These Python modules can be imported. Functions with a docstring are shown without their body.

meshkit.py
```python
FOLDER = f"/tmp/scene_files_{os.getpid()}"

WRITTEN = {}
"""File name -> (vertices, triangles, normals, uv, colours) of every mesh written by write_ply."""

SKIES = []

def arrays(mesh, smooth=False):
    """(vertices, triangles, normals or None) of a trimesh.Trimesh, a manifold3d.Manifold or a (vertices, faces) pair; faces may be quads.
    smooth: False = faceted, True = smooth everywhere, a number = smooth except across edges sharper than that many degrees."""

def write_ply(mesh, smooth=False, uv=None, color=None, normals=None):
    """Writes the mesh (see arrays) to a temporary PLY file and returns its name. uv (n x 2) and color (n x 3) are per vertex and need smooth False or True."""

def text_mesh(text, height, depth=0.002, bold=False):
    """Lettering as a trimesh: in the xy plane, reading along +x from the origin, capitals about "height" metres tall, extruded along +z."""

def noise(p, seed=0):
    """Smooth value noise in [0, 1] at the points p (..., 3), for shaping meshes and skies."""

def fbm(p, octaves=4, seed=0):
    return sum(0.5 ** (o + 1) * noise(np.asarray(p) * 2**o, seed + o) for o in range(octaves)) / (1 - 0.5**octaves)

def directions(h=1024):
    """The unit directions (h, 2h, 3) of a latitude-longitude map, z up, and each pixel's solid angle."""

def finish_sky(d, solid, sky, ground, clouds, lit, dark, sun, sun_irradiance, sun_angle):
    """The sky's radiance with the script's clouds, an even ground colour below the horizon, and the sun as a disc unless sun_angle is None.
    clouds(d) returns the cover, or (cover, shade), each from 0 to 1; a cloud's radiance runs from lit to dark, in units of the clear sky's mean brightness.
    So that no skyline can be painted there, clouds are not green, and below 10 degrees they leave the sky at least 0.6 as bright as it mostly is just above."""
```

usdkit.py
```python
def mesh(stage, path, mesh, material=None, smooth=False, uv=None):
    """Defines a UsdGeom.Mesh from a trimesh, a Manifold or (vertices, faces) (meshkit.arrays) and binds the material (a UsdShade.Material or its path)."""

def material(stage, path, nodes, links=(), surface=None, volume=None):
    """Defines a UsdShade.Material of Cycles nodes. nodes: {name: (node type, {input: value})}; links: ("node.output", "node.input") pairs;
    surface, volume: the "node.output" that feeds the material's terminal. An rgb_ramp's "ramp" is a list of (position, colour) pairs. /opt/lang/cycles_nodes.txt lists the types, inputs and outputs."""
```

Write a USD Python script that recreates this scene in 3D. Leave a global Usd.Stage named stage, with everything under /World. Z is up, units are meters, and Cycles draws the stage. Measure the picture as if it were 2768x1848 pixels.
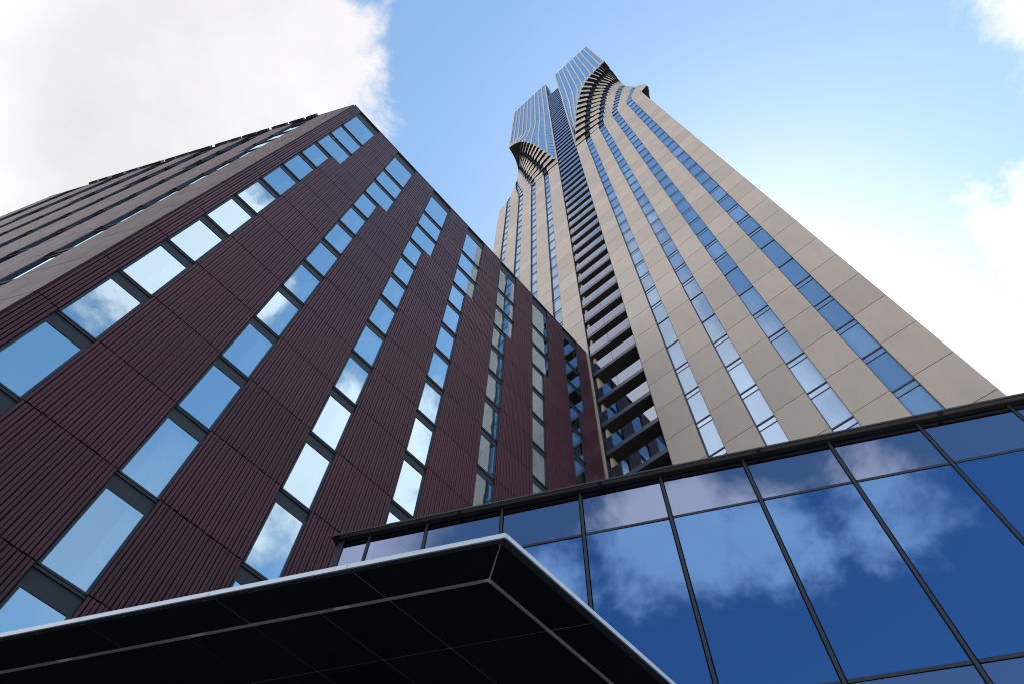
import math, random
import numpy as np
import usdkit
from pxr import Usd, UsdGeom, UsdLux, UsdShade, Gf, Sdf, Vt
from scipy.interpolate import PchipInterpolator
from shapely.geometry import Polygon

random.seed(11)
RNG = np.random.default_rng(11)
stage = Usd.Stage.CreateInMemory()
UsdGeom.SetStageUpAxis(stage, UsdGeom.Tokens.z)
UsdGeom.SetStageMetersPerUnit(stage, 1.0)
world = UsdGeom.Xform.Define(stage, '/World')
stage.SetDefaultPrim(world.GetPrim())
UsdGeom.Scope.Define(stage, '/World/Looks')

# ------------------------------------------------------------------ camera, sky, sun, exposure
EXPOSURE = 1.25
SKY_STRENGTH = 0.10
SUN_INTENSITY = 1.0
EYE = 1.6
SUN = np.array([1.0, 0.05, 1.62]); SUN /= np.linalg.norm(SUN)

R_ = (0.6634273707814318, -0.7477888354788423, 0.025999639059676245)      # right, down, forward of the camera in the world
D_ = (0.6781042936721272, 0.5861896777244718, -0.44334662357201415)
F_ = (0.3162889353130489, 0.31175875170149847, 0.8959730967702442)
cam = UsdGeom.Camera.Define(stage, '/World/camera')
cam.AddTransformOp().Set(Gf.Matrix4d(*R_, 0, *(-x for x in D_), 0, *(-x for x in F_), 0, 0, 0, EYE, 1))
cam.CreateHorizontalApertureAttr(36.0); cam.CreateVerticalApertureAttr(36.0 * 683 / 1024)
cam.CreateFocalLengthAttr(36.0 * 1860.79 / 2768.0)
cam.CreateClippingRangeAttr(Gf.Vec2f(0.05, 5000.0))
cam.CreateExposureAttr(EXPOSURE)

CLOUD = 3.7          # radiance of a sunlit cloud, in the units of the sky texture
# cloud banks: direction, radius (chord), noise amplitude, softness, density, stretch is left to the noise
BANKS = [((-0.36, 0.46, 0.812), 0.425, 0.32, 0.06, 1.0),
         ((-0.55, 0.40, 0.73), 0.41, 0.25, 0.14, 0.95),
         ((0.558, -0.292, 0.777), 0.073, 0.26, 0.035, 1.0),
         ((0.365, -0.400, 0.841), 0.036, 0.30, 0.06, 1.0),
         ((0.64, -0.11, 0.76), 0.150, 0.02, 0.30, 0.95),
         ((-0.69, -0.17, 0.70), 0.075, 0.34, 0.07, 1.0),
         ((-0.615, -0.31, 0.725), 0.10, 0.36, 0.07, 1.0),
         ((-0.575, -0.42, 0.702), 0.065, 0.34, 0.07, 1.0),
         ((-0.46, -0.54, 0.705), 0.06, 0.34, 0.07, 1.0),
         ((-0.10, -0.53, 0.843), 0.115, 0.40, 0.06, 1.0),
         ((0.28, -0.58, 0.77), 0.14, 0.40, 0.07, 1.0),
         ((0.10, -0.79, 0.60), 0.16, 0.50, 0.30, 0.28),
         ((0.425, -0.371, 0.826), 0.016, 0.22, 0.06, 0.9)]


def sky_material():
    N = {'tc': ('texture_coordinate', {}),
         'sky': ('sky_texture', dict(sky_type='single_scattering', sun_disc=False, sun_elevation=math.asin(SUN[2]), sun_rotation=math.atan2(SUN[0], SUN[1]),
                                     altitude=0.0, air_density=1.0, aerosol_density=0.3, ozone_density=1.0)),
         'hs': ('hsv', dict(hue=0.486, saturation=1.03, value=1.15)),
         'n1': ('noise_texture', dict(scale=5.0, detail=10.0, roughness=0.62, distortion=0.25)),
         'n2': ('noise_texture', dict(scale=5.0, detail=6.0, roughness=0.6)),
         'shade': ('map_range', dict(range_type='linear', from_min=0.3, from_max=0.7, to_min=0.9, to_max=1.04, clamp=True)),
         'bg': ('background_shader', dict(strength=SKY_STRENGTH))}
    K = [('tc.generated', 'n1.vector'), ('tc.generated', 'n2.vector'), ('n2.fac', 'shade.value')]
    last, heaps = None, []
    for i, (c, r, amp, soft, dens) in enumerate(BANKS):
        c = np.array(c) / np.linalg.norm(c)
        N[f'd{i}'] = ('vector_math', dict(math_type='distance', vector2=tuple(c)))
        N[f'a{i}'] = ('math', dict(math_type='multiply_add', value2=-1.0, value3=r - 0.5 * amp))   # r - dist - amp/2
        N[f'b{i}'] = ('math', dict(math_type='multiply_add', value2=amp))                          # + amp * noise
        N[f'm{i}'] = ('map_range', dict(range_type='smoothstep', from_min=-soft * 0.35, from_max=soft * 0.65, to_min=0.0, to_max=dens, clamp=True))
        K += [('tc.generated', f'd{i}.vector1'), (f'd{i}.value', f'a{i}.value1'), ('n1.fac', f'b{i}.value1'), (f'a{i}.value', f'b{i}.value3'), (f'b{i}.value', f'm{i}.value')]
        if i in (9, 10):                                   # small fair-weather heaps are whiter than the thick bank overhead
            heaps.append(f'm{i}.result')
        if last is None:
            last = f'm{i}.result'
        else:
            N[f'x{i}'] = ('math', dict(math_type='maximum'))
            K += [(last, f'x{i}.value1'), (f'm{i}.result', f'x{i}.value2')]
            last = f'x{i}.value'
    N['cc'] = ('vector_math', dict(math_type='scale', vector1=(CLOUD * 1.0, CLOUD * 0.985, CLOUD * 1.02)))
    N['mix'] = ('mix_color', dict(blend_type='mix', use_clamp=False))
    # clouds scatter forward: the nearer the sun, the brighter
    N['sd'] = ('vector_math', dict(math_type='distance', vector2=tuple(SUN)))
    N['fw'] = ('map_range', dict(range_type='smoothstep', from_min=0.15, from_max=0.95, to_min=1.45, to_max=1.0, clamp=True))
    N['fs'] = ('math', dict(math_type='multiply'))
    K += [('tc.generated', 'sd.vector1'), ('sd.value', 'fw.value'), ('fw.result', 'fs.value1'), ('shade.result', 'fs.value2')]
    # and those opposite the sun are lit from the front
    N['bk'] = ('map_range', dict(range_type='smoothstep', from_min=0.90, from_max=1.2, to_min=1.0, to_max=1.9, clamp=True))
    N['hm'] = ('math', dict(math_type='maximum')); N['hw'] = ('math', dict(math_type='multiply'))
    N['hb'] = ('map_range', dict(range_type='linear', from_min=0.0, from_max=1.0, to_min=1.0, to_max=1.55))
    N['bs'] = ('math', dict(math_type='multiply'))
    K += [('sd.value', 'bk.value'), ('bk.result', 'bs.value1'), ('fs.value', 'bs.value2'), ('bs.value', 'hw.value1'), ('hb.result', 'hw.value2'), ('hw.value', 'cc.scale'), (heaps[0], 'hm.value1'), (heaps[1], 'hm.value2'), ('hm.value', 'hb.value'), (last, 'mix.fac'), ('sky.color', 'hs.color'), ('hs.color', 'mix.a'), ('cc.vector', 'mix.b'), ('mix.result', 'bg.color')]
    return usdkit.material(stage, '/World/Looks/sky', N, K, surface='bg.background')


sky = UsdLux.DomeLight.Define(stage, '/World/sky')
sky.GetPrim().SetCustomDataByKey('kind', 'structure')
UsdShade.MaterialBindingAPI.Apply(sky.GetPrim()).Bind(sky_material())
sun = UsdLux.DistantLight.Define(stage, '/World/sun')
zx = SUN; xx = np.cross([0, 0, 1.0], zx); xx /= np.linalg.norm(xx); yx = np.cross(zx, xx)
sun.AddTransformOp().Set(Gf.Matrix4d(*xx, 0, *yx, 0, *zx, 0, 0, 0, 0, 1))
sun.CreateNormalizeAttr(True); sun.CreateIntensityAttr(SUN_INTENSITY); sun.CreateAngleAttr(0.53); sun.CreateColorAttr(Gf.Vec3f(1.0, 0.95, 0.88))


# ------------------------------------------------------------------ materials
def mat(name, nodes, links, surface):
    return usdkit.material(stage, '/World/Looks/' + name, nodes, links, surface=surface)


def plain(name, color, rough=0.5, metallic=0.0, spec=0.5, vary=0.08, scale=1.2, bump=0.0, bscale=40.0, rnd=0.0, stretch=None):
    """A painted, cast or metal surface: colour broken by noise, by object and with a little relief."""
    lo = tuple(c * (1 - vary) for c in color); hi = tuple(c * (1 + vary) for c in color)
    N = {'g': ('geometry', {}), 'mp': ('mapping', dict(mapping_type='point', scale=stretch or (1, 1, 1))),
         'n': ('noise_texture', dict(scale=scale, detail=6.0, roughness=0.6)), 'r': ('rgb_ramp', dict(ramp=[(0.25, lo), (0.75, hi)])),
         'p': ('principled_bsdf', dict(roughness=rough, metallic=metallic, specular_ior_level=spec)),
         'ob': ('object_info', {}), 'mr': ('map_range', dict(range_type='linear', from_min=0.0, from_max=1.0, to_min=1 - rnd, to_max=1 + rnd)),
         'sc': ('vector_math', dict(math_type='scale')),
         'rr': ('map_range', dict(range_type='linear', from_min=0.3, from_max=0.7, to_min=rough * 0.85, to_max=min(1, rough * 1.15)))}
    K = [('g.position', 'mp.vector'), ('mp.vector', 'n.vector'), ('n.fac', 'r.fac'), ('r.color', 'sc.vector1'), ('ob.random', 'mr.value'), ('mr.result', 'sc.scale'),
         ('sc.vector', 'p.base_color'), ('n.fac', 'rr.value'), ('rr.result', 'p.roughness')]
    if bump:
        N['bn'] = ('noise_texture', dict(scale=bscale, detail=3.0)); N['bu'] = ('bump', dict(strength=bump, distance=0.01))
        K += [('g.position', 'bn.vector'), ('bn.fac', 'bu.height'), ('bu.normal', 'p.normal')]
    return mat(name, N, K, 'p.BSDF')


def glass(name, base, ior, tint, through, wob=0.012, wscale=0.9, rough=0.0, rnd=0.0):
    """A coated pane: a mirror part that grows towards grazing, the rest lets (tinted) light through. wob: how far from flat the float glass is."""
    N = {'g': ('geometry', {}), 'n': ('noise_texture', dict(scale=wscale, detail=0.0)), 'bu': ('bump', dict(strength=1.0, distance=wob)),
         'ob': ('object_info', {}), 'mp': ('mapping', dict(mapping_type='point')), 'off': ('vector_math', dict(math_type='scale', vector1=(37.0, 11.0, 23.0))),
         'ad': ('vector_math', dict(math_type='add')),
         'f': ('fresnel', dict(IOR=ior)), 'fm': ('math', dict(math_type='multiply_add', value2=1.0 - base, value3=base)),
         'gl': ('glossy_bsdf', dict(color=tint, roughness=rough, distribution='ggx')), 't': ('transparent_bsdf', dict(color=through)), 'mx': ('mix_closure', {})}
    K = [('ob.random', 'off.scale'), ('g.position', 'ad.vector1'), ('off.vector', 'ad.vector2'), ('ad.vector', 'n.vector'), ('n.fac', 'bu.height'), ('bu.normal', 'gl.normal'),
         ('f.fac', 'fm.value1'), ('fm.value', 'mx.fac'), ('t.BSDF', 'mx.closure1'), ('gl.BSDF', 'mx.closure2')]
    return mat(name, N, K, 'mx.closure')


def blind_glass(name, base, ior, tint, dark, pale, share, wob=0.0008):
    """A pane with what stands close behind it (a blind, a curtain or the dark room), different from pane to pane."""
    N = {'g': ('geometry', {}), 'n': ('noise_texture', dict(scale=0.7, detail=1.0)), 'bu': ('bump', dict(strength=1.0, distance=wob)),
         'ob': ('object_info', {}), 'cr': ('rgb_ramp', dict(ramp=[(0.0, dark), (share, dark), (min(0.98, share + 0.02), pale), (1.0, tuple(c * 1.15 for c in pale))])),
         'sx': ('mapping', dict(mapping_type='point', scale=(5.0, 5.0, 0.2))), 'cn': ('noise_texture', dict(scale=1.0, detail=2.0)),
         'cm': ('map_range', dict(range_type='linear', from_min=0.3, from_max=0.7, to_min=0.85, to_max=1.08)), 'cs': ('vector_math', dict(math_type='scale')),
         'f': ('fresnel', dict(IOR=ior)), 'fm': ('math', dict(math_type='multiply_add', value2=1.0 - base, value3=base)),
         'gl': ('glossy_bsdf', dict(color=tint, roughness=0.015, distribution='ggx')), 'df': ('diffuse_bsdf', {}), 'mx': ('mix_closure', {})}
    K = [('g.position', 'n.vector'), ('n.fac', 'bu.height'), ('bu.normal', 'gl.normal'), ('ob.random', 'cr.fac'),
         ('g.position', 'sx.vector'), ('sx.vector', 'cn.vector'), ('cn.fac', 'cm.value'), ('cr.color', 'cs.vector1'), ('cm.result', 'cs.scale'), ('cs.vector', 'df.color'),
         ('f.fac', 'fm.value1'), ('fm.value', 'mx.fac'), ('df.BSDF', 'mx.closure1'), ('gl.BSDF', 'mx.closure2')]
    return mat(name, N, K, 'mx.closure')


M = dict(
    terracotta=plain('plum_terracotta', (0.046, 0.0112, 0.0155), rough=0.42, spec=0.21, vary=0.24, scale=2.2, bump=0.12, bscale=30, rnd=0.17, stretch=(1, 1, 0.25)),
    backing=plain('groove_backing', (0.014, 0.008, 0.010), rough=0.8, spec=0.1),
    frame=plain('blue_grey_frame', (0.012, 0.014, 0.021), rough=0.5, spec=0.25, vary=0.12, rnd=0.05),
    spandrel=plain('spandrel_metal', (0.014, 0.0145, 0.020), rough=0.55, spec=0.25, vary=0.25, scale=1.6, rnd=0.12, stretch=(1, 1, 2.5)),
    dark=plain('dark_interior', (0.012, 0.012, 0.014), rough=0.8, vary=0.2),
    room=plain('room_interior', (0.016, 0.016, 0.018), rough=0.8, vary=0.3, scale=0.4),
    curtain=plain('pale_curtain', (0.62, 0.64, 0.64), rough=0.9, vary=0.06, scale=3),
    coping=plain('dark_coping', (0.020, 0.020, 0.026), rough=0.5, spec=0.3, vary=0.12, rnd=0.05),
    bronze=plain('bronze_soffit', (0.11, 0.078, 0.048), rough=0.5, vary=0.2),
    concrete=plain('cream_cladding', (0.360, 0.262, 0.206), rough=0.62, vary=0.085, scale=1.1, bump=0.05, bscale=25, rnd=0.09, stretch=(1, 1, 0.3)),
    fin=plain('cream_fin', (0.365, 0.285, 0.232), rough=0.6, vary=0.05, scale=0.6, rnd=0.03),
    gasket=plain('black_reveal', (0.012, 0.012, 0.014), rough=0.5),
    bar=plain('dark_transom', (0.03, 0.035, 0.055), rough=0.4),
    slab=plain('balcony_edge', (0.038, 0.035, 0.048), rough=0.38, vary=0.10, scale=0.8, rnd=0.05),
    soffit=plain('balcony_soffit', (0.028, 0.020, 0.014), rough=0.6, vary=0.25, scale=1.0),
    black=plain('black_soffit', (0.010, 0.009, 0.009), rough=0.6, vary=0.2, spec=0.2),
    silver=plain('silver_edge', (0.40, 0.385, 0.41), rough=0.42, metallic=0.25, vary=0.05, scale=2.0, rnd=0.03),
    panel=plain('black_soffit_panel', (0.0075, 0.0075, 0.009), rough=0.3, vary=0.25, scale=1.3, spec=0.12, rnd=0.15),
    panel_edge=plain('soffit_panel_edge', (0.6, 0.56, 0.5), rough=0.5),
    rim=plain('soffit_rim', (0.020, 0.020, 0.022), rough=0.5, vary=0.2),
    screw=plain('dull_screw', (0.07, 0.07, 0.07), rough=0.5),
    tube=plain('light_channel', (0.35, 0.33, 0.28), rough=0.4, vary=0.08, metallic=0.2),
    mullion=plain('mullion', (0.012, 0.013, 0.021), rough=0.5, spec=0.3, vary=0.08),
    paving=plain('grey_paving', (0.26, 0.25, 0.24), rough=0.8, vary=0.12, scale=0.8, bump=0.1),
    ground=plain('ground', (0.16, 0.155, 0.15), rough=0.85, vary=0.2, scale=0.05),
    roof=plain('roof_membrane', (0.10, 0.10, 0.10), rough=0.8),
    teal=plain('dark_teal_panel', (0.016, 0.030, 0.034), rough=0.25),
    timber=plain('timber', (0.22, 0.10, 0.055), rough=0.6),
    leaf=plain('leaf', (0.05, 0.09, 0.03), rough=0.6),
    petal=plain('petal', (0.75, 0.72, 0.72), rough=0.6),
    wglass=glass('window_glass', 0.60, 1.8, (0.66, 0.87, 1.0), (0.78, 0.85, 0.90), wob=0.002, wscale=1.0),
    pglass=glass('podium_glass', 0.30, 1.75, (0.23, 0.47, 0.95), (0.05, 0.07, 0.13), wob=0.003, wscale=0.5),
    pglass2=glass('podium_spandrel_glass', 0.30, 1.7, (0.46, 0.57, 0.86), (0.05, 0.06, 0.10), wob=0.003, wscale=0.5),
    bglass=glass('balustrade_glass', 0.32, 1.7, (0.74, 0.82, 1.0), (0.55, 0.62, 0.68), wob=0.0),
    tglass=blind_glass('tower_glass', 0.36, 1.7, (0.62, 0.79, 1.0), (0.06, 0.08, 0.12), (0.11, 0.14, 0.18), 0.7),
    sglass=blind_glass('tower_spandrel_glass', 0.40, 1.65, (0.68, 0.80, 1.0), (0.08, 0.09, 0.13), (0.10, 0.12, 0.16), 0.5),
    fglass=blind_glass('upper_tower_glass', 0.45, 1.7, (0.72, 0.84, 1.0), (0.03, 0.055, 0.11), (0.10, 0.13, 0.18), 0.75),
    clear=glass('parapet_glass', 0.15, 1.5, (0.9, 0.95, 1.0), (0.80, 0.87, 0.92), wob=0.0),
)


# ------------------------------------------------------------------ helpers
class MB:
    """Collects boxes, prisms and quads as one mesh."""
    BOX = np.array([[0, 3, 2, 1], [4, 5, 6, 7], [0, 1, 5, 4], [1, 2, 6, 5], [2, 3, 7, 6], [3, 0, 4, 7]])

    def __init__(s):
        s.v, s.f, s.n = [], [], 0

    def quads(s, v, q):
        v, q = np.asarray(v, float), np.asarray(q, int)
        s.v.append(v); s.f.append(np.vstack([q[:, [0, 1, 2]], q[:, [0, 2, 3]]]) + s.n); s.n += len(v)

    def tris(s, v, t):
        v = np.asarray(v, float)
        s.v.append(v); s.f.append(np.asarray(t, int) + s.n); s.n += len(v)

    def hexa(s, c, skip=()):
        c = np.asarray(c, float)
        q = MB.BOX[[i for i in range(6) if i not in skip]]
        if np.dot(np.cross(c[1] - c[0], c[3] - c[0]), c[4] - c[0]) < 0:
            q = q[:, ::-1]
        s.quads(c, q)

    def box(s, fr, u0, u1, d0, d1, z0, z1, skip=()):
        s.hexa(fr.box(u0, u1, d0, d1, z0, z1), skip)

    def prism(s, poly, z0, z1):
        p = np.asarray(poly, float); n = len(p)
        if np.sum(p[:, 0] * np.roll(p[:, 1], -1) - np.roll(p[:, 0], -1) * p[:, 1]) < 0:
            p = p[::-1]
        v = np.vstack([np.c_[p, np.full(n, z0)], np.c_[p, np.full(n, z1)]])
        fan = np.array([[0, i, i + 1] for i in range(1, n - 1)])
        i = np.arange(n); j = (i + 1) % n
        s.tris(v, np.vstack([fan[:, ::-1], fan + n, np.c_[i, j, j + n], np.c_[i, j + n, i + n]]))

    def mesh(s):
        return np.vstack(s.v), np.vstack(s.f)


class Frame:
    """A vertical plane: u along it, d out of it, z up."""
    def __init__(s, o, u, n):
        s.o, s.u, s.n = np.array([o[0], o[1]], float), np.array(u, float)[:2], np.array(n, float)[:2]

    def p(s, u, d, z):
        q = s.o + s.u * u + s.n * d
        return (q[0], q[1], z)

    def box(s, u0, u1, d0, d1, z0, z1):
        a, b, c, e = (s.o + s.u * u + s.n * d for u, d in ((u0, d0), (u1, d0), (u1, d1), (u0, d1)))
        return [(*a, z0), (*b, z0), (*c, z0), (*e, z0), (*a, z1), (*b, z1), (*c, z1), (*e, z1)]


USED = {}


def fresh(parent, name):
    k = USED.get((parent, name), 0); USED[(parent, name)] = k + 1
    return f'{parent}/{name}' if k == 0 else f'{parent}/{name}_{k:03d}'


def tag(prim, label=None, cat=None, group=None, kind=None):
    for k, v in (('label', label), ('category', cat), ('group', group), ('kind', kind)):
        if v:
            prim.SetCustomDataByKey(k, v)


ORIGIN = {}


def thing(name, at, label, cat, group=None, kind=None):
    path = fresh('/World', name)
    x = UsdGeom.Xform.Define(stage, path); x.AddTranslateOp().Set(Gf.Vec3d(*map(float, at)))
    tag(x.GetPrim(), label, cat, group, kind)
    ORIGIN[path] = np.array(at, float)
    return path


def part(parent, name, mb, m, label=None, kind=None, smooth=False):
    v, f = mb.mesh()
    path = fresh(parent, name)
    o = ORIGIN.get(parent, np.zeros(3)); ORIGIN[path] = o
    pr = usdkit.mesh(stage, path, (v - o, f), M[m], smooth=smooth).GetPrim()
    tag(pr, label, kind=kind)
    return path


def top_mesh(name, mb, m, label=None, cat=None, group=None, kind=None):
    v, f = mb.mesh()
    path = fresh('/World', name)
    pr = usdkit.mesh(stage, path, (v, f), M[m]).GetPrim()
    tag(pr, label, cat, group, kind)
    return path


H = EYE
# ------------------------------------------------------------------ ground
g = MB(); g.quads([(-900, -900, 0), (900, -900, 0), (900, 900, 0), (-900, 900, 0)], [[0, 1, 2, 3]])
top_mesh('ground', g, 'ground', kind='structure')
g = MB(); g.hexa([(-60, -60, -0.2), (70, -60, -0.2), (70, 70, -0.2), (-60, 70, -0.2), (-60, -60, 0.12), (70, -60, 0.12), (70, 70, 0.12), (-60, 70, 0.12)])
top_mesh('pavement', g, 'paving', kind='structure')
G0 = 0.12

# ------------------------------------------------------------------ the plum apartment block
YA = 13.7
ST = 2.95
Z0 = 15.80 + H                       # one floor joint
CX = -3.285                          # corner with the left face
FA = Frame((0, YA), (1, 0), (0, -1))
LB = np.array([-0.4365, 0.8997]); LB /= np.linalg.norm(LB)
FL = Frame((CX, YA), LB, (-LB[1], LB[0]))
LEFT_LEN = 24.75
PITCH = 0.1


def jz(st):
    return Z0 + ST * st


blk = thing('apartment_block', (CX, YA, 0), 'dark plum apartment block with ribbed cladding and staggered strips of windows', 'apartment block')
ROOFZ = jz(11.80)


def ribbed(fr, u0, u1, z0, z1):
    """One cladding panel: a back board with separate upright ribs, ends a little uneven."""
    m = MB(); g = 0.012
    m.box(fr, u0 + g, u0 + g + 0.01, 0.0, 0.02, z0 + 0.018, z1 - 0.018)
    n = max(1, round((u1 - u0 - 0.02) / PITCH)); p = (u1 - u0 - 2 * g) / n
    for i in range(n):
        a = u0 + g + i * p
        e0, e1 = RNG.uniform(-0.012, 0.012, 2)
        wide = 0.018 if i % 2 else 0.030                         # grooves come in two widths
        m.box(fr, a + 0.004, a + p - wide, 0.0, 0.085, z0 + 0.02 + e0, z1 - 0.02 + e1)
    return m


def window(fr, u0, u1, z0, z1, curtain, pd=0.012):
    w = MB(); t = 0.065; fd = 0.05 if pd > 0 else 0.075
    w.box(fr, u0, u0 + t, -0.16, fd, z0, z1); w.box(fr, u1 - t, u1, -0.16, fd, z0, z1)
    w.box(fr, u0 + t, u1 - t, -0.16, 0.03, z0, z0 + 0.055); w.box(fr, u0 + t, u1 - t, -0.16, 0.03, z1 - 0.055, z1)
    p = part(blk, 'window', w, 'frame')
    e = RNG.uniform(-0.004, 0.004, 3); e = (e[0], e[1], e[2], e[0] - e[1] + e[2])
    q = MB(); q.quads([fr.p(u0 + t, pd + e[0], z0 + .055), fr.p(u1 - t, pd + e[1], z0 + .055), fr.p(u1 - t, pd + e[2], z1 - .055), fr.p(u0 + t, pd + e[3], z1 - .055)], [[0, 1, 2, 3]])
    part(p, 'pane', q, 'wglass')
    if curtain:
        c = MB(); n = 14; wd = random.uniform(0.22, 0.5) if curtain == 1 else (u1 - u0 - 2 * t) * random.uniform(0.55, 0.95)
        a = u1 - t - wd
        us = np.linspace(a, u1 - t, n); ds = -0.17 + 0.035 * np.sin(np.arange(n) * 1.9 + random.random() * 6)
        v = [fr.p(u, d, z0 + 0.06) for u, d in zip(us, ds)] + [fr.p(u, d, z1 - 0.06) for u, d in zip(us, ds)]
        c.quads(v, [[i, i + 1, n + i + 1, n + i] for i in range(n - 1)])
        part(p, 'curtain', c, 'curtain')


def spandrel(fr, u0, u1, z0, z1):
    m = MB()
    m.box(fr, u0, u1, -0.16, -0.02, z0, z1)
    m.box(fr, u0, u1, -0.02, 0.02, z1 - 0.075, z1 - 0.012); m.box(fr, u0, u1, -0.02, 0.012, z0 + 0.01, z0 + 0.05)
    part(blk, 'spandrel', m, 'spandrel')


def facade(fr, starts, u_end, lo, shift_from, curtains):
    jlist = list(range(lo, 12))
    for j in jlist:
        z0, z1 = jz(j), jz(j + 1) if j < 11 else jz(11.74)
        wid = 1.79 if j >= shift_from else 1.15
        u = 0.0 if fr is FL else CX
        for s in starts + [u_end]:
            p = part(blk, 'cladding_panel', ribbed(fr, u, s, z0, z1), 'terracotta')
            q = MB(); q.box(fr, u + 0.004, s - 0.004, -0.03, 0.012, z0 + 0.004, z1 - 0.004); part(p, 'backing_board', q, 'backing')
            u = s + wid
        if j == 11:
            continue
        for s in starts:
            top = jz(11.29) if j == 10 else z1 - 0.50
            c = 0
            if curtains:
                c = random.choices((0, 1, 2), (0.25, 0.65, 0.10))[0]
            window(fr, s, s + wid, z0 + 0.0, top, c, 0.012 if fr is FA else (-0.005 if s < 4 else -0.05 - 0.02 * (j % 3)))
            spandrel(fr, s, s + wid, top, z1 if j < 10 else jz(11.73))


SA = [-2.68 + 3.693 * k for k in range(7)]
facade(FA, SA, 22.58, -4, 8, True)
SL = [2.60 + 3.76 * k for k in range(6)]
facade(FL, SL, LEFT_LEN, -2, 8, False)
# body, base, roof edge
Lp = FL.p(LEFT_LEN, 0, 0)[:2]
outline = Polygon([(CX, YA), (22.58, YA), (22.58, 44.0), (Lp[0], 44.0), Lp])
inner = np.array(outline.buffer(-0.75, join_style=2).exterior.coords)[:-1]
m = MB(); m.prism(inner, G0, ROOFZ - 0.35); part(blk, 'rooms', m, 'room')
m = MB()
for j in range(-4, 12):
    m.prism(np.array(outline.buffer(-0.22, join_style=2).exterior.coords)[:-1], jz(j) - 0.42, jz(j) - 0.12)
part(blk, 'floor_slabs', m, 'dark')
m = MB(); m.prism(np.array(outline.buffer(-0.03, join_style=2).exterior.coords)[:-1], G0, jz(-4) - 0.02); part(blk, 'base_wall', m, 'dark')
m = MB(); m.prism(np.array(outline.buffer(-0.3, join_style=2).exterior.coords)[:-1], ROOFZ - 0.34, ROOFZ - 0.2); part(blk, 'roof', m, 'roof')
for fr, a, b in ((FA, CX - 0.02, 22.60), (FL, 0.03, LEFT_LEN)):
    m = MB(); m.box(fr, a, b, -0.35, 0.10, jz(11.74) + 0.004, ROOFZ); part(blk, 'coping', m, 'coping')
m = MB(); m.box(FA, -2.30, -2.12, 0.086, 0.17, jz(-1) - 0.62, jz(-1) - 0.50); part(blk, 'vent_cowl', m, 'gasket')

ORD = 'first second third fourth fifth sixth seventh eighth ninth tenth eleventh twelfth thirteenth fourteenth fifteenth sixteenth seventeenth'.split()
# dark box units on the roof edge above the left face
for i, (s, w, h) in enumerate([(3.3, 0.75, .50), (4.45, 1.05, .46), (5.8, 1.1, .52), (7.1, .8, .46), (8.2, 1.0, .5), (9.35, .75, .55), (10.4, .95, .48), (11.6, .6, .46), (12.5, .95, .52),
                               (13.6, .85, .55), (14.55, .8, .46), (15.6, .65, .5), (16.5, 1.0, .48), (17.7, .95, .54), (18.9, 1.0, .48), (20.1, .75, .5), (21.0, .7, .55)]):
    t = thing('roof_unit', FL.p(s, 0, ROOFZ), ORD[i] + " dark box unit from the front corner along the plum block's roof edge", 'roof unit', 'dark box units along the roof edge')
    a, b, z = s - w / 2, s + w / 2, ROOFZ + 0.002
    k = MB(); k.box(FL, a, a + .08, -0.55, 0.22, z, z + h); k.box(FL, b - .08, b, -0.55, 0.22, z, z + h)
    k.box(FL, a + .08, b - .08, -0.55, 0.22, z, z + .06); k.box(FL, a + .08, b - .08, -0.55, 0.22, z + h - .06, z + h)
    part(t, 'casing', k, 'gasket')
    if i < 16:
        k = MB(); k.box(FL, a + .08, b - .08, -0.5, 0.12, z + .06, z + h - .06); part(t, 'core', k, 'teal')

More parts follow.
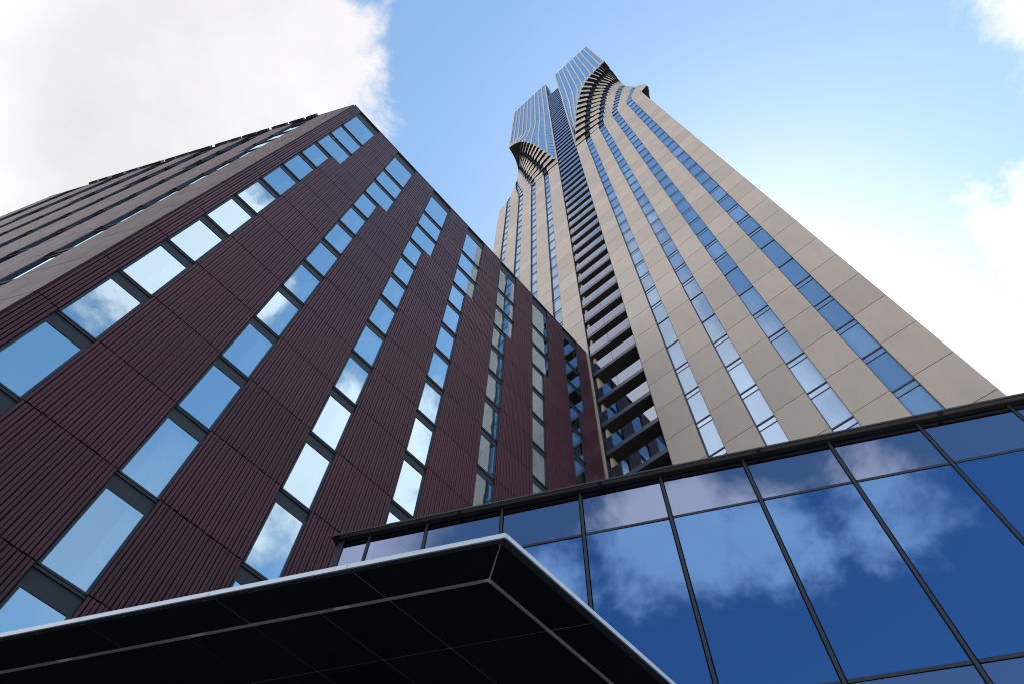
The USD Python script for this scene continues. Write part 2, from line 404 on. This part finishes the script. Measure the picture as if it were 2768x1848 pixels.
# ------------------------------------------------------------------ the tower
XT = 22.7
FT = Frame((XT, 0), (0, 1), (-1, 0))
TOPZ = 11.22 * XT + H
js = [2.0905 + 0.1417 * k for k in range(0, 65)]
js = [z for z in js if z < 11.15]
js = [1.919 - 0.1422 * k for k in range(13, -1, -1)] + js
JZ = [z * XT + H for z in js] + [TOPZ]
THETA = PchipInterpolator([0, 5.46, 5.7, 5.9, 6.12, 6.38, 6.66, 7.05, 7.35, 7.6, 7.9, 8.2, 8.5, 12], [0, 0, 5.5, 11, 17, 23.5, 32, 45, 58, 68, 78, 85, 90, 90])
BAY = 0.069 * XT

tower = thing('tower', (XT, 11.4, 0), 'very tall cream and glass tower with twisting top, split by a slot of balconies', 'skyscraper')


class Half:
    def __init__(s, y_slot, y_far, cols):
        s.sg = 1.0 if y_slot > y_far else -1.0
        s.a = abs(y_slot - y_far) / 2 * XT; s.yc = (y_slot + y_far) / 2 * XT; s.xc = XT + s.a
        s.cols = [(abs(y_slot - c0) * XT, abs(y_slot - c1) * XT, k) for c0, c1, k in cols]
        s.S = np.array([XT, y_slot * XT])

    def pt(s, ang, r):
        return np.array([s.xc + r * math.cos(ang), s.yc + s.sg * r * math.sin(ang)])

    def plan(s, th):
        r = s.a * math.sqrt(2); t = math.radians(th)
        A, B, C = (s.pt(math.radians(a) + t, r) for a in (135, 225, 315))
        Dd = np.array([XT + 2 * s.a, s.S[1]])
        return A, B, C, Dd

    def frame(s, P, Q):
        u = (Q - P) / np.linalg.norm(Q - P); n = np.array([u[1], -u[0]])
        if np.dot(n, (P + Q) / 2 - np.array([s.xc, s.yc])) < 0:
            n = -n
        return Frame(P, u, n), float(np.linalg.norm(Q - P))


def cols(edges):
    return [(a, b, 'panel' if i % 2 == 0 else 'window') for i, (a, b) in enumerate(zip(edges[:-1], edges[1:]))]


RH = Half(0.408, -0.2129, cols([.408, .3192, .2722, .1875, .1386, .0550, .0050, -.0792, -.1285, -.2129]))
LH = Half(0.594, 1.2230, cols([.594, .694, .741, .8285, .8735, .958, 1.006, 1.092, 1.140, 1.223]))
cand = {'cladding_panel': [], 'window': [], 'spandrel': []}
bars, jambs, side, soffits, fins_seg, cores, upper = MB(), MB(), MB(), [], MB(), MB(), []


def flat_or_twist(h, k):
    z0, z1 = JZ[k], JZ[k + 1]
    th = float(THETA(js[k] + 0.07))
    if th < 1.0:
        th = 0.0
    elif th > 89.0:
        th = 90.0
    A, B, C, Dd = h.plan(th)
    vis = js[k]
    fr, L = h.frame(A, B)
    tall = (z1 - z0) > 3.6 or k in (12, 13)
    hidden = th > 75
    for c0, c1, kind in h.cols:
        um = A + fr.u * (c0 + c1) / 2
        seen = js[k] > (1.0 if h is RH else 3.69 * um[1] / XT)
        rank = js[k] if (seen and not hidden) else 99
        if kind == 'panel':
            q = MB(); q.box(fr, c0 + (0.012 if c0 > 0.1 else 0), min(c1, L) - (0.012 if c1 < L - 0.1 else 0), -0.20 if th == 0 else -0.07, 0, z0 + 0.020, z1 - 0.020)
            cand['cladding_panel'].append((rank, q))
        else:
            sp = 0.0 if tall else 0.50
            q = MB(); q.box(fr, c0, c1, -0.24, -0.18, z0 + 0.03, z1 - sp - 0.015); cand['window'].append((rank, q))
            if sp:
                q = MB(); q.box(fr, c0, c1, -0.24, -0.175, z1 - sp + 0.015, z1 - 0.045); cand['spandrel'].append((rank, q))
                bars.box(fr, c0, c1, -0.24, -0.15, z1 - sp - 0.015, z1 - sp + 0.015)
            bars.box(fr, c0, c1, -0.24, -0.13, z0 - 0.045, z0 + 0.03)
            jambs.box(fr, c0 - 0.012, c0 + 0.02, -0.25, -0.012, z0, z1); jambs.box(fr, c1 - 0.02, c1 + 0.012, -0.25, -0.012, z0, z1)
    fs, Ls = h.frame(B, C)
    for i in range(3):
        side.box(fs, Ls * i / 3 + 0.015, Ls * (i + 1) / 3 - 0.015, -0.2 if th in (0.0, 90.0) else -0.07, 0, z0 + 0.020, z1 - 0.020)
    pts = [h.S, A, B, C, Dd] if th > 0 else [A, B, C, Dd]
    poly = Polygon(pts).buffer(0)
    if th > 0:
        fn, Ln = h.frame(h.S, A)
        i = 0
        while i * BAY < Ln - 0.15 or i == 0:
            u0 = i * BAY; u1 = min(Ln - 0.02, (i + 1) * BAY)
            if th < 90:
                fins_seg.box(fn, u0, min(u0 + 0.36, Ln), -0.1, 0.12, z0 + 0.01, z1 - 0.01)
            if u1 - u0 > 0.45:
                last = k == len(js) - 1
                zt = z1 if not last else z1 - 1.5
                q = MB(); q.box(fn, u0 + 0.36, u1, -0.12, -0.06, z0 + 0.05, zt - 0.05); upper.append((q, 'fglass'))
                if last:
                    q = MB(); q.box(fn, u0 + 0.36, u1, -0.10, -0.08, zt + 0.06, z1 - 0.12); upper.append((q, 'clear'))
                    bars.box(fn, u0 + 0.36, u1, -0.12, -0.04, z1 - 0.12, z1)
                bars.box(fn, u0 + 0.36, u1, -0.12, -0.045, z0 - 0.05, z0 + 0.05)
            i += 1
        if th < 90:                                        # narrow cream return where the new face meets the arris
            fins_seg.box(fn, Ln - 0.26, Ln, -0.2, 0.0, z0 + 0.012, z1 - 0.012)
            q = MB(); q.prism(np.array(poly.buffer(-0.006, join_style=2).exterior.coords)[:-1], z0 - 0.006, z0 + 0.008)
            soffits.append(q)
            q2 = MB(); ring = np.array(poly.buffer(-0.42, join_style=2).exterior.coords)[:-1]; q2.prism(ring, z0 - 0.10, z0 - 0.010)
            soffits.append(q2)
    inset = poly.buffer(-0.36, join_style=2)
    if inset.geom_type != 'Polygon':
        inset = max(inset.geoms, key=lambda p: p.area)
    top = z1 if k < len(js) - 1 else z1 - 1.7
    cores.prism(np.array(inset.exterior.coords)[:-1], z0, top)


for h in (RH, LH):
    for k in range(len(js)):
        flat_or_twist(h, k)
for name, m_, in (('cladding_panel', 'concrete'), ('window', 'tglass'), ('spandrel', 'sglass')):
    lst = sorted(cand[name], key=lambda c: c[0])
    for r, q in lst[:298]:
        part(tower, name, q, m_)
    rest = MB()
    for r, q in lst[298:]:
        v, f = q.mesh(); rest.tris(v, f)
    part(tower, 'upper_' + name + 's', rest, m_, kind='stuff')
part(tower, 'window_bars', bars, 'bar', kind='stuff')
part(tower, 'reveals', jambs, 'gasket', kind='stuff')
part(tower, 'side_cladding', side, 'concrete', kind='stuff')
part(tower, 'twisted_fins', fins_seg, 'fin', kind='stuff')
part(tower, 'floor_core', cores, 'dark')
for q in soffits:
    part(tower, 'soffit', q, 'black')
um = {}
for i, (q, m_) in enumerate(upper):
    if m_ == 'clear':
        part(tower, 'parapet_pane', q, 'clear')
    else:
        um.setdefault(i % 3, MB()).tris(*q.mesh())
for i in um:
    part(tower, 'curtain_wall_panes', um[i], 'fglass', kind='stuff')
# the tall fins of the upper faces
kfull = next(k for k in range(len(js)) if THETA(js[k] + 0.07) > 89.0)
for h in (RH, LH):
    A, B, C, Dd = h.plan(90.0)
    fn, Ln = h.frame(h.S, A)
    for i in range(10):
        q = MB(); u0 = min(i * BAY, Ln - 0.36)
        q.box(fn, u0, u0 + 0.36, -0.1, 0.12, JZ[kfull], TOPZ)
        part(tower, 'fin', q, 'fin')

# the slot of balconies
Y0, Y1 = 0.4095 * XT, 0.5925 * XT
ZS = 9.62 * XT + H
ym = Y0 + 0.52 * (Y1 - Y0)
m = MB(); m.hexa([(XT + 1.9, Y0 - 0.3, G0), (XT + 14, Y0 - 0.3, G0), (XT + 14, Y1 + 0.3, G0), (XT + 1.9, Y1 + 0.3, G0), (XT + 1.9, Y0 - 0.3, ZS), (XT + 14, Y0 - 0.3, ZS), (XT + 14, Y1 + 0.3, ZS), (XT + 1.9, Y1 + 0.3, ZS)])
part(tower, 'slot_core', m, 'dark')
walls = MB()
for k in range(len(js)):
    z0, z1 = JZ[k] - 0.55, JZ[k + 1] - 0.55
    if z0 > ZS:
        break
    seen = js[k] > 1.1
    q = MB(); q.box(FT, Y0 + 0.02, Y1 - 0.10, -1.88, 0.0, z0 - 0.42, z0)
    sl = part(tower, 'balcony_slab', q, 'slab')
    q = MB(); q.box(FT, Y0 + 0.06, Y1 - 0.14, -1.86, -0.14, z0 - 0.445, z0 - 0.422); part(sl, 'soffit', q, 'soffit')
    for a, b in ((Y0 + 0.03, ym - 0.015), (ym + 0.015, Y1 - 0.12)):
        q = MB(); q.box(FT, a, b, -0.07, -0.05, z0 + 0.01, z0 + 1.42); part(tower, 'balustrade', q, 'bglass')
    walls.box(FT, Y1 - 0.30, Y1 - 0.11, -1.88, -0.30, z0 + 0.01, z1 - 0.45)
    q = MB(); q.box(FT, Y0 + 0.03, ym - 0.04, -1.87, -1.82, z0 + 0.05, z1 - 0.48); part(tower, 'balcony_window', q, 'bglass')
    q = MB(); q.box(FT, ym + 0.04, Y1 - 0.33, -1.87, -1.82, z0 + 0.05, z1 - 0.48); part(tower, 'balcony_window', q, 'bglass')
part(tower, 'balcony_side_walls', walls, 'concrete', kind='stuff')
m = MB(); m.box(FT, Y1 + 0.0, Y1 + 0.03, -1.9, -0.02, G0, TOPZ - 1); m.box(FT, Y0 - 0.03, Y0, -1.9, -0.02, G0, ZS); part(tower, 'slot_lining', m, 'gasket')
# louvred plant screen set back above the slot
m = MB(); m.box(FT, Y0 + 0.02, Y1 - 1.0, -2.2, -2.0, ZS, ZS + 9.0)
part(tower, 'plant_screen', m, 'slab')
m = MB()
for i in range(2):
    m.box(FT, Y0 + 0.3, Y1 - 1.2, -1.99, -1.95, ZS + 2.2 + i * 2.9, ZS + 3.1 + i * 2.9)
part(tower, 'louvre_band', m, 'gasket')
m = MB(); m.box(FT, 0.492 * XT, 0.492 * XT + 0.08, -2.2, -2.12, ZS + 9.0, ZS + 12.5); m.box(FT, 0.486 * XT, 0.50 * XT, -2.2, -2.12, ZS + 11.2, ZS + 11.32)
part(tower, 'roof_aerial', m, 'bar')
m = MB(); m.box(FT, Y1 + 0.02, Y1 + 0.25, -6.5, -0.2, ZS + 4, TOPZ - 0.6); part(tower, 'roof_screen', m, 'silver')

# ------------------------------------------------------------------ glazed podium in front
KP = 0.8
P0 = np.array([6.956, 13.7]) * KP; EP = np.array([0.437794, -0.899075]); NP = np.array([-0.899075, -0.437794])
FP = Frame(P0, EP, NP)
pod = thing('glass_podium', (P0[0], P0[1], 0), 'low dark blue glass curtain wall building with thin mullions in front of the tower', 'glass building')
edges = [0.30, 1.135, 2.90, 5.145, 7.40, 9.655, 11.895, 14.145, 16.40, 18.63, 20.88, 23.13]
edges = [e * KP for e in edges]
rows = [G0 + 0.3, 2.9 + H, 8.635 * KP + H, 13.735 * KP + H, 15.44 * KP + H]
for i in range(len(edges) - 1):
    for j in range(len(rows) - 1):
        q = MB(); a, b, c, d_ = edges[i] + 0.05, edges[i + 1] - 0.05, rows[j] + 0.04, rows[j + 1] - 0.04
        e = RNG.uniform(-0.005, 0.005, 3); q.quads([FP.p(a, e[0], c), FP.p(b, e[1], c), FP.p(b, e[2], d_), FP.p(a, e[0] - e[1] + e[2], d_)], [[0, 1, 2, 3]])
        part(pod, 'pane', q, 'pglass2' if j == 3 or j < 2 else 'pglass')
for e in edges:
    q = MB(); q.box(FP, e - 0.029, e + 0.029, -0.12, 0.014, G0, rows[-1]); part(pod, 'mullion', q, 'mullion')
for z in rows:
    for i in range(len(edges) - 1):
        q = MB(); q.box(FP, edges[i] + 0.05, edges[i + 1] - 0.05, -0.12, 0.014, z - 0.03, z + 0.03 if z < rows[-1] else z); part(pod, 'transom', q, 'mullion')
E1 = edges[-1]
q = MB(); q.box(FP, 0.10, 0.25, -0.2, 0.0, G0, rows[-1]); part(pod, 'corner_post', q, 'mullion')
# coping with a shadow gap and a bronze strip beneath
q = MB(); q.box(FP, -0.02, E1, 0.180, 0.20, 15.43 * KP + H, 15.49 * KP + H); part(pod, 'coping', q, 'coping')
q = MB(); q.box(FP, -0.02, E1, -0.5, 0.180, 15.46 * KP + H, 15.487 * KP + H); part(pod, 'coping_top', q, 'coping')
cuts = [0.15 * KP, 3.9 * KP, 8.0 * KP, 12.35 * KP, 17.0 * KP, E1]
for a, b in zip(cuts[:-1], cuts[1:]):
    q = MB(); q.box(FP, a + 0.05, b - 0.05, 0.085, 0.165, 15.445 * KP + H, 15.458 * KP + H); part(pod, 'bronze_strip', q, 'bronze')
for s in np.arange(0.3, E1, 0.64):
    q = MB(); q.box(FP, s, s + 0.024, 0.20, 0.208, 15.44 * KP + H, 15.465 * KP + H); part(pod, 'bolt', q, 'gasket')
# roof and body
pe = P0 + EP * E1
body = Polygon([tuple(P0 + EP * 0.1), tuple(pe), (22.55, pe[1]), (22.55, 13.55), (10.6, 13.55)])
m = MB(); m.prism(np.array(body.buffer(-0.9, join_style=2).exterior.coords)[:-1], G0, 15.3 * KP + H); part(pod, 'rooms', m, 'dark')
m = MB(); m.prism(np.array(body.buffer(-0.14, join_style=2).exterior.coords)[:-1], 15.33 * KP + H, 15.40 * KP + H); part(pod, 'roof', m, 'roof')
m = MB()
for z in (8.635 * KP, 13.735 * KP):
    m.prism(np.array(body.buffer(-0.16, join_style=2).exterior.coords)[:-1], z + H - 0.2, z + H + 0.02)
part(pod, 'floor_slabs', m, 'dark')

# ------------------------------------------------------------------ entrance canopy
HC = 4.2
SC = HC / 3.4
K0 = np.array([2.21443341, 2.13801301]) * SC
EB = np.array([-0.437794, 0.899075]); EX = np.array([1.0, 0.0])
can = thing('entrance_canopy', (K0[0], K0[1], 0), 'black panelled entrance canopy with a thin silver edge jutting over the viewer', 'canopy')
zc = HC + H


def ab(a, b):
    return K0 + (EB * a + EX * b) * SC


def para(a0, a1, b0, b1):
    return [ab(a0, b0), ab(a1, b0), ab(a1, b1), ab(a0, b1)]


BMAX = 5.45
AF = [0.0, 1.10, 2.12, 3.14, 4.16, 5.18, 6.2, 7.22]
BF = [0.0, 1.255, 2.51, 3.76, 4.9, BMAX]
for a, b in zip(AF[:-1], AF[1:]):                              # silver edge, front
    q = MB(); q.prism(para(a + 0.003, b - 0.003, 0.0, 0.012), zc, zc + 0.05); part(can, 'edge_strip', q, 'silver')
for a, b in zip(BF[:-1], BF[1:]):
    q = MB(); q.prism(para(0.0, 0.012, a + (0.016 if a == 0 else 0.003), b - 0.003), zc, zc + 0.05); part(can, 'edge_strip', q, 'silver')
q = MB(); q.prism(para(0.35, 7.22, 0.35, BMAX), zc + 0.06, zc + 0.16); part(can, 'deck', q, 'black')
q = MB(); q.prism(para(0.013, 7.22, 0.013, 0.052), zc + 0.006, zc + 0.05); part(can, 'rim', q, 'rim')
q = MB(); q.prism(para(0.013, 0.07, 0.053, BMAX), zc + 0.006, zc + 0.05); part(can, 'rim', q, 'rim')
g = 0.0035
L0, L1 = 0.366, 0.388                                         # the light channel
AO = [0.07, 1.10, 2.12, 3.14, 4.16, 5.18, 6.2, 7.22]
for i, (a, b) in enumerate(zip(AO[:-1], AO[1:])):              # border panels along the front
    poly = para(a + g, b - g, 0.056, L0 - 0.004)
    if i == 0:
        poly = [ab(0.075, 0.058), ab(b - g, 0.058), ab(b - g, L0 - 0.004), ab(L0 - 0.004 + 0.006, L0 - 0.004)]
    q = MB(); q.prism(poly, zc + 0.012, zc + 0.016); part(can, 'soffit_panel', q, 'panel')
BS = [0.056, 1.0, 2.0, 3.0, 4.0, BMAX]
for i, (a, b) in enumerate(zip(BS[:-1], BS[1:])):
    poly = para(0.074, L0 - 0.004, a + g, b - g)
    if i == 0:
        poly = [ab(0.072, 0.062), ab(L0 - 0.004, L0 + 0.004), ab(L0 - 0.004, b - g), ab(0.074, b - g)]
    q = MB(); q.prism(poly, zc + 0.012, zc + 0.016); part(can, 'soffit_panel', q, 'panel')
AI = [L1 + 0.004, 1.10, 1.612, 2.124, 2.636, 3.148, 3.645, 4.16, 4.67, 5.18, 5.69, 6.2, 6.71, 7.22]
BI = [L1 + 0.004, 1.0, 2.0, 3.0, 4.0, BMAX]
for a0, a1 in zip(AI[:-1], AI[1:]):
    for b0, b1 in zip(BI[:-1], BI[1:]):
        q = MB(); q.prism(para(a0 + g * 0.85, a1 - g * 0.85, b0 + g * 0.85, b1 - g * 0.85), zc + 0.012, zc + 0.016); part(can, 'soffit_panel', q, 'panel')
# pale backing that shows as hairlines in the joints
q = MB(); q.prism(para(0.06, 7.22, 0.056, BMAX), zc + 0.0165, zc + 0.030); part(can, 'joint_backing', q, 'panel_edge')
segs = [(0.405, 1.372), (1.488, 2.477), (2.598, 3.558), (3.672, 4.65), (4.77, 5.75), (5.87, 6.85)]
for a, b in segs:
    q = MB(); q.prism(para(a, b, L0 + 0.001, L0 + 0.009), zc + 0.004, zc + 0.05); q.prism(para(a, b, L1 - 0.009, L1 - 0.001), zc + 0.004, zc + 0.05)
    q.prism(para(a, b, L0 + 0.009, L1 - 0.009), zc + 0.03, zc + 0.05)
    part(can, 'light_channel', q, 'tube')
for a, b in [(0.405, 1.356), (1.402, 2.36), (2.41, 3.37), (3.42, 4.4), (4.45, 5.3)]:
    q = MB(); q.prism(para(L0 + 0.001, L0 + 0.009, a, b), zc + 0.004, zc + 0.05); q.prism(para(L1 - 0.009, L1 - 0.001, a, b), zc + 0.004, zc + 0.05)
    q.prism(para(L0 + 0.009, L1 - 0.009, a, b), zc + 0.03, zc + 0.05)
    part(can, 'light_channel', q, 'tube')
for a in (0.9, 1.15, 1.473, 1.787, 2.184, 2.512, 2.804, 3.134, 3.509, 3.8, 4.1):
    q = MB(); q.prism(para(a, a + 0.012, 0.034, 0.046), zc - 0.002, zc + 0.006); part(can, 'screw', q, 'screw')
for b in (0.119, 0.679, 1.283, 1.8, 2.4):
    q = MB(); q.prism(para(0.036, 0.046, b, b + 0.012), zc - 0.002, zc + 0.006); part(can, 'screw', q, 'screw')
# posts against the podium carry the canopy
for a in (0.6, 3.6, 6.6):
    c = ab(a, BMAX - 0.5); q = MB(); q.prism([c + np.array(o) * 0.12 for o in ((-1, -1), (1, -1), (1, 1), (-1, 1))], G0, zc + 0.05); part(can, 'post', q, 'gasket')

# things on two of the lowest balconies in view
def chair(y, z, turn, label):
    t = thing('balcony_chair', (XT + 0.75, y, z), label, 'chair')
    c, si = math.cos(turn), math.sin(turn)
    fr = Frame((XT + 0.75, y), (c, si), (-si, c))
    q = MB(); q.box(fr, -0.22, 0.22, -0.22, 0.22, 0.43 + z, 0.46 + z); part(t, 'seat', q, 'gasket')
    q = MB()
    for i in range(4):
        q.box(fr, -0.22 + i * 0.125, -0.155 + i * 0.125, -0.25, -0.225, 0.50 + z, 0.90 + z)
    part(t, 'backrest', q, 'gasket')
    for u in (-0.21, 0.18):
        for d in (-0.21, 0.18):
            q = MB(); q.box(fr, u, u + 0.03, d, d + 0.03, z + 0.002, z + 0.43); part(t, 'leg', q, 'gasket')


chair(11.55, JZ[11] - 0.55, 0.5, 'slatted dark balcony chair near the middle of its balcony, behind the glass')
chair(12.85, JZ[11] - 0.55, -0.6, 'slatted dark balcony chair at the left end of its balcony, behind the glass')
zb = JZ[10] - 0.55
t = thing('flower_box', (XT + 0.3, 10.25, zb), 'reddish brown flower box with white blossoms on the lowest balcony in view', 'flower box')
q = MB()
for d in range(3):
    q.box(FT, 9.65, 10.85, -0.42, -0.40 + 0.0, zb + 0.30 + d * 0.09, zb + 0.375 + d * 0.09); q.box(FT, 9.65, 10.85, -0.20, -0.18, zb + 0.30 + d * 0.09, zb + 0.375 + d * 0.09)
for y in (9.65, 10.23, 10.82):
    q.box(FT, y, y + 0.03, -0.40, -0.20, zb + 0.002, zb + 0.56)
part(t, 'box', q, 'timber')
lf, pt = MB(), MB()
for i in range(120):
    c = np.array([XT + RNG.uniform(0.18, 0.42), RNG.uniform(9.65, 10.87), zb + 0.55 + RNG.uniform(0, 0.28)])
    a, b = RNG.normal(size=3) * 0.05, RNG.normal(size=3) * 0.05
    (lf if i % 6 else pt).quads([c - a - b, c + a - b, c + a + b, c - a + b], [[0, 1, 2, 3]])
part(t, 'leaves', lf, 'leaf'); part(t, 'blossoms', pt, 'petal')
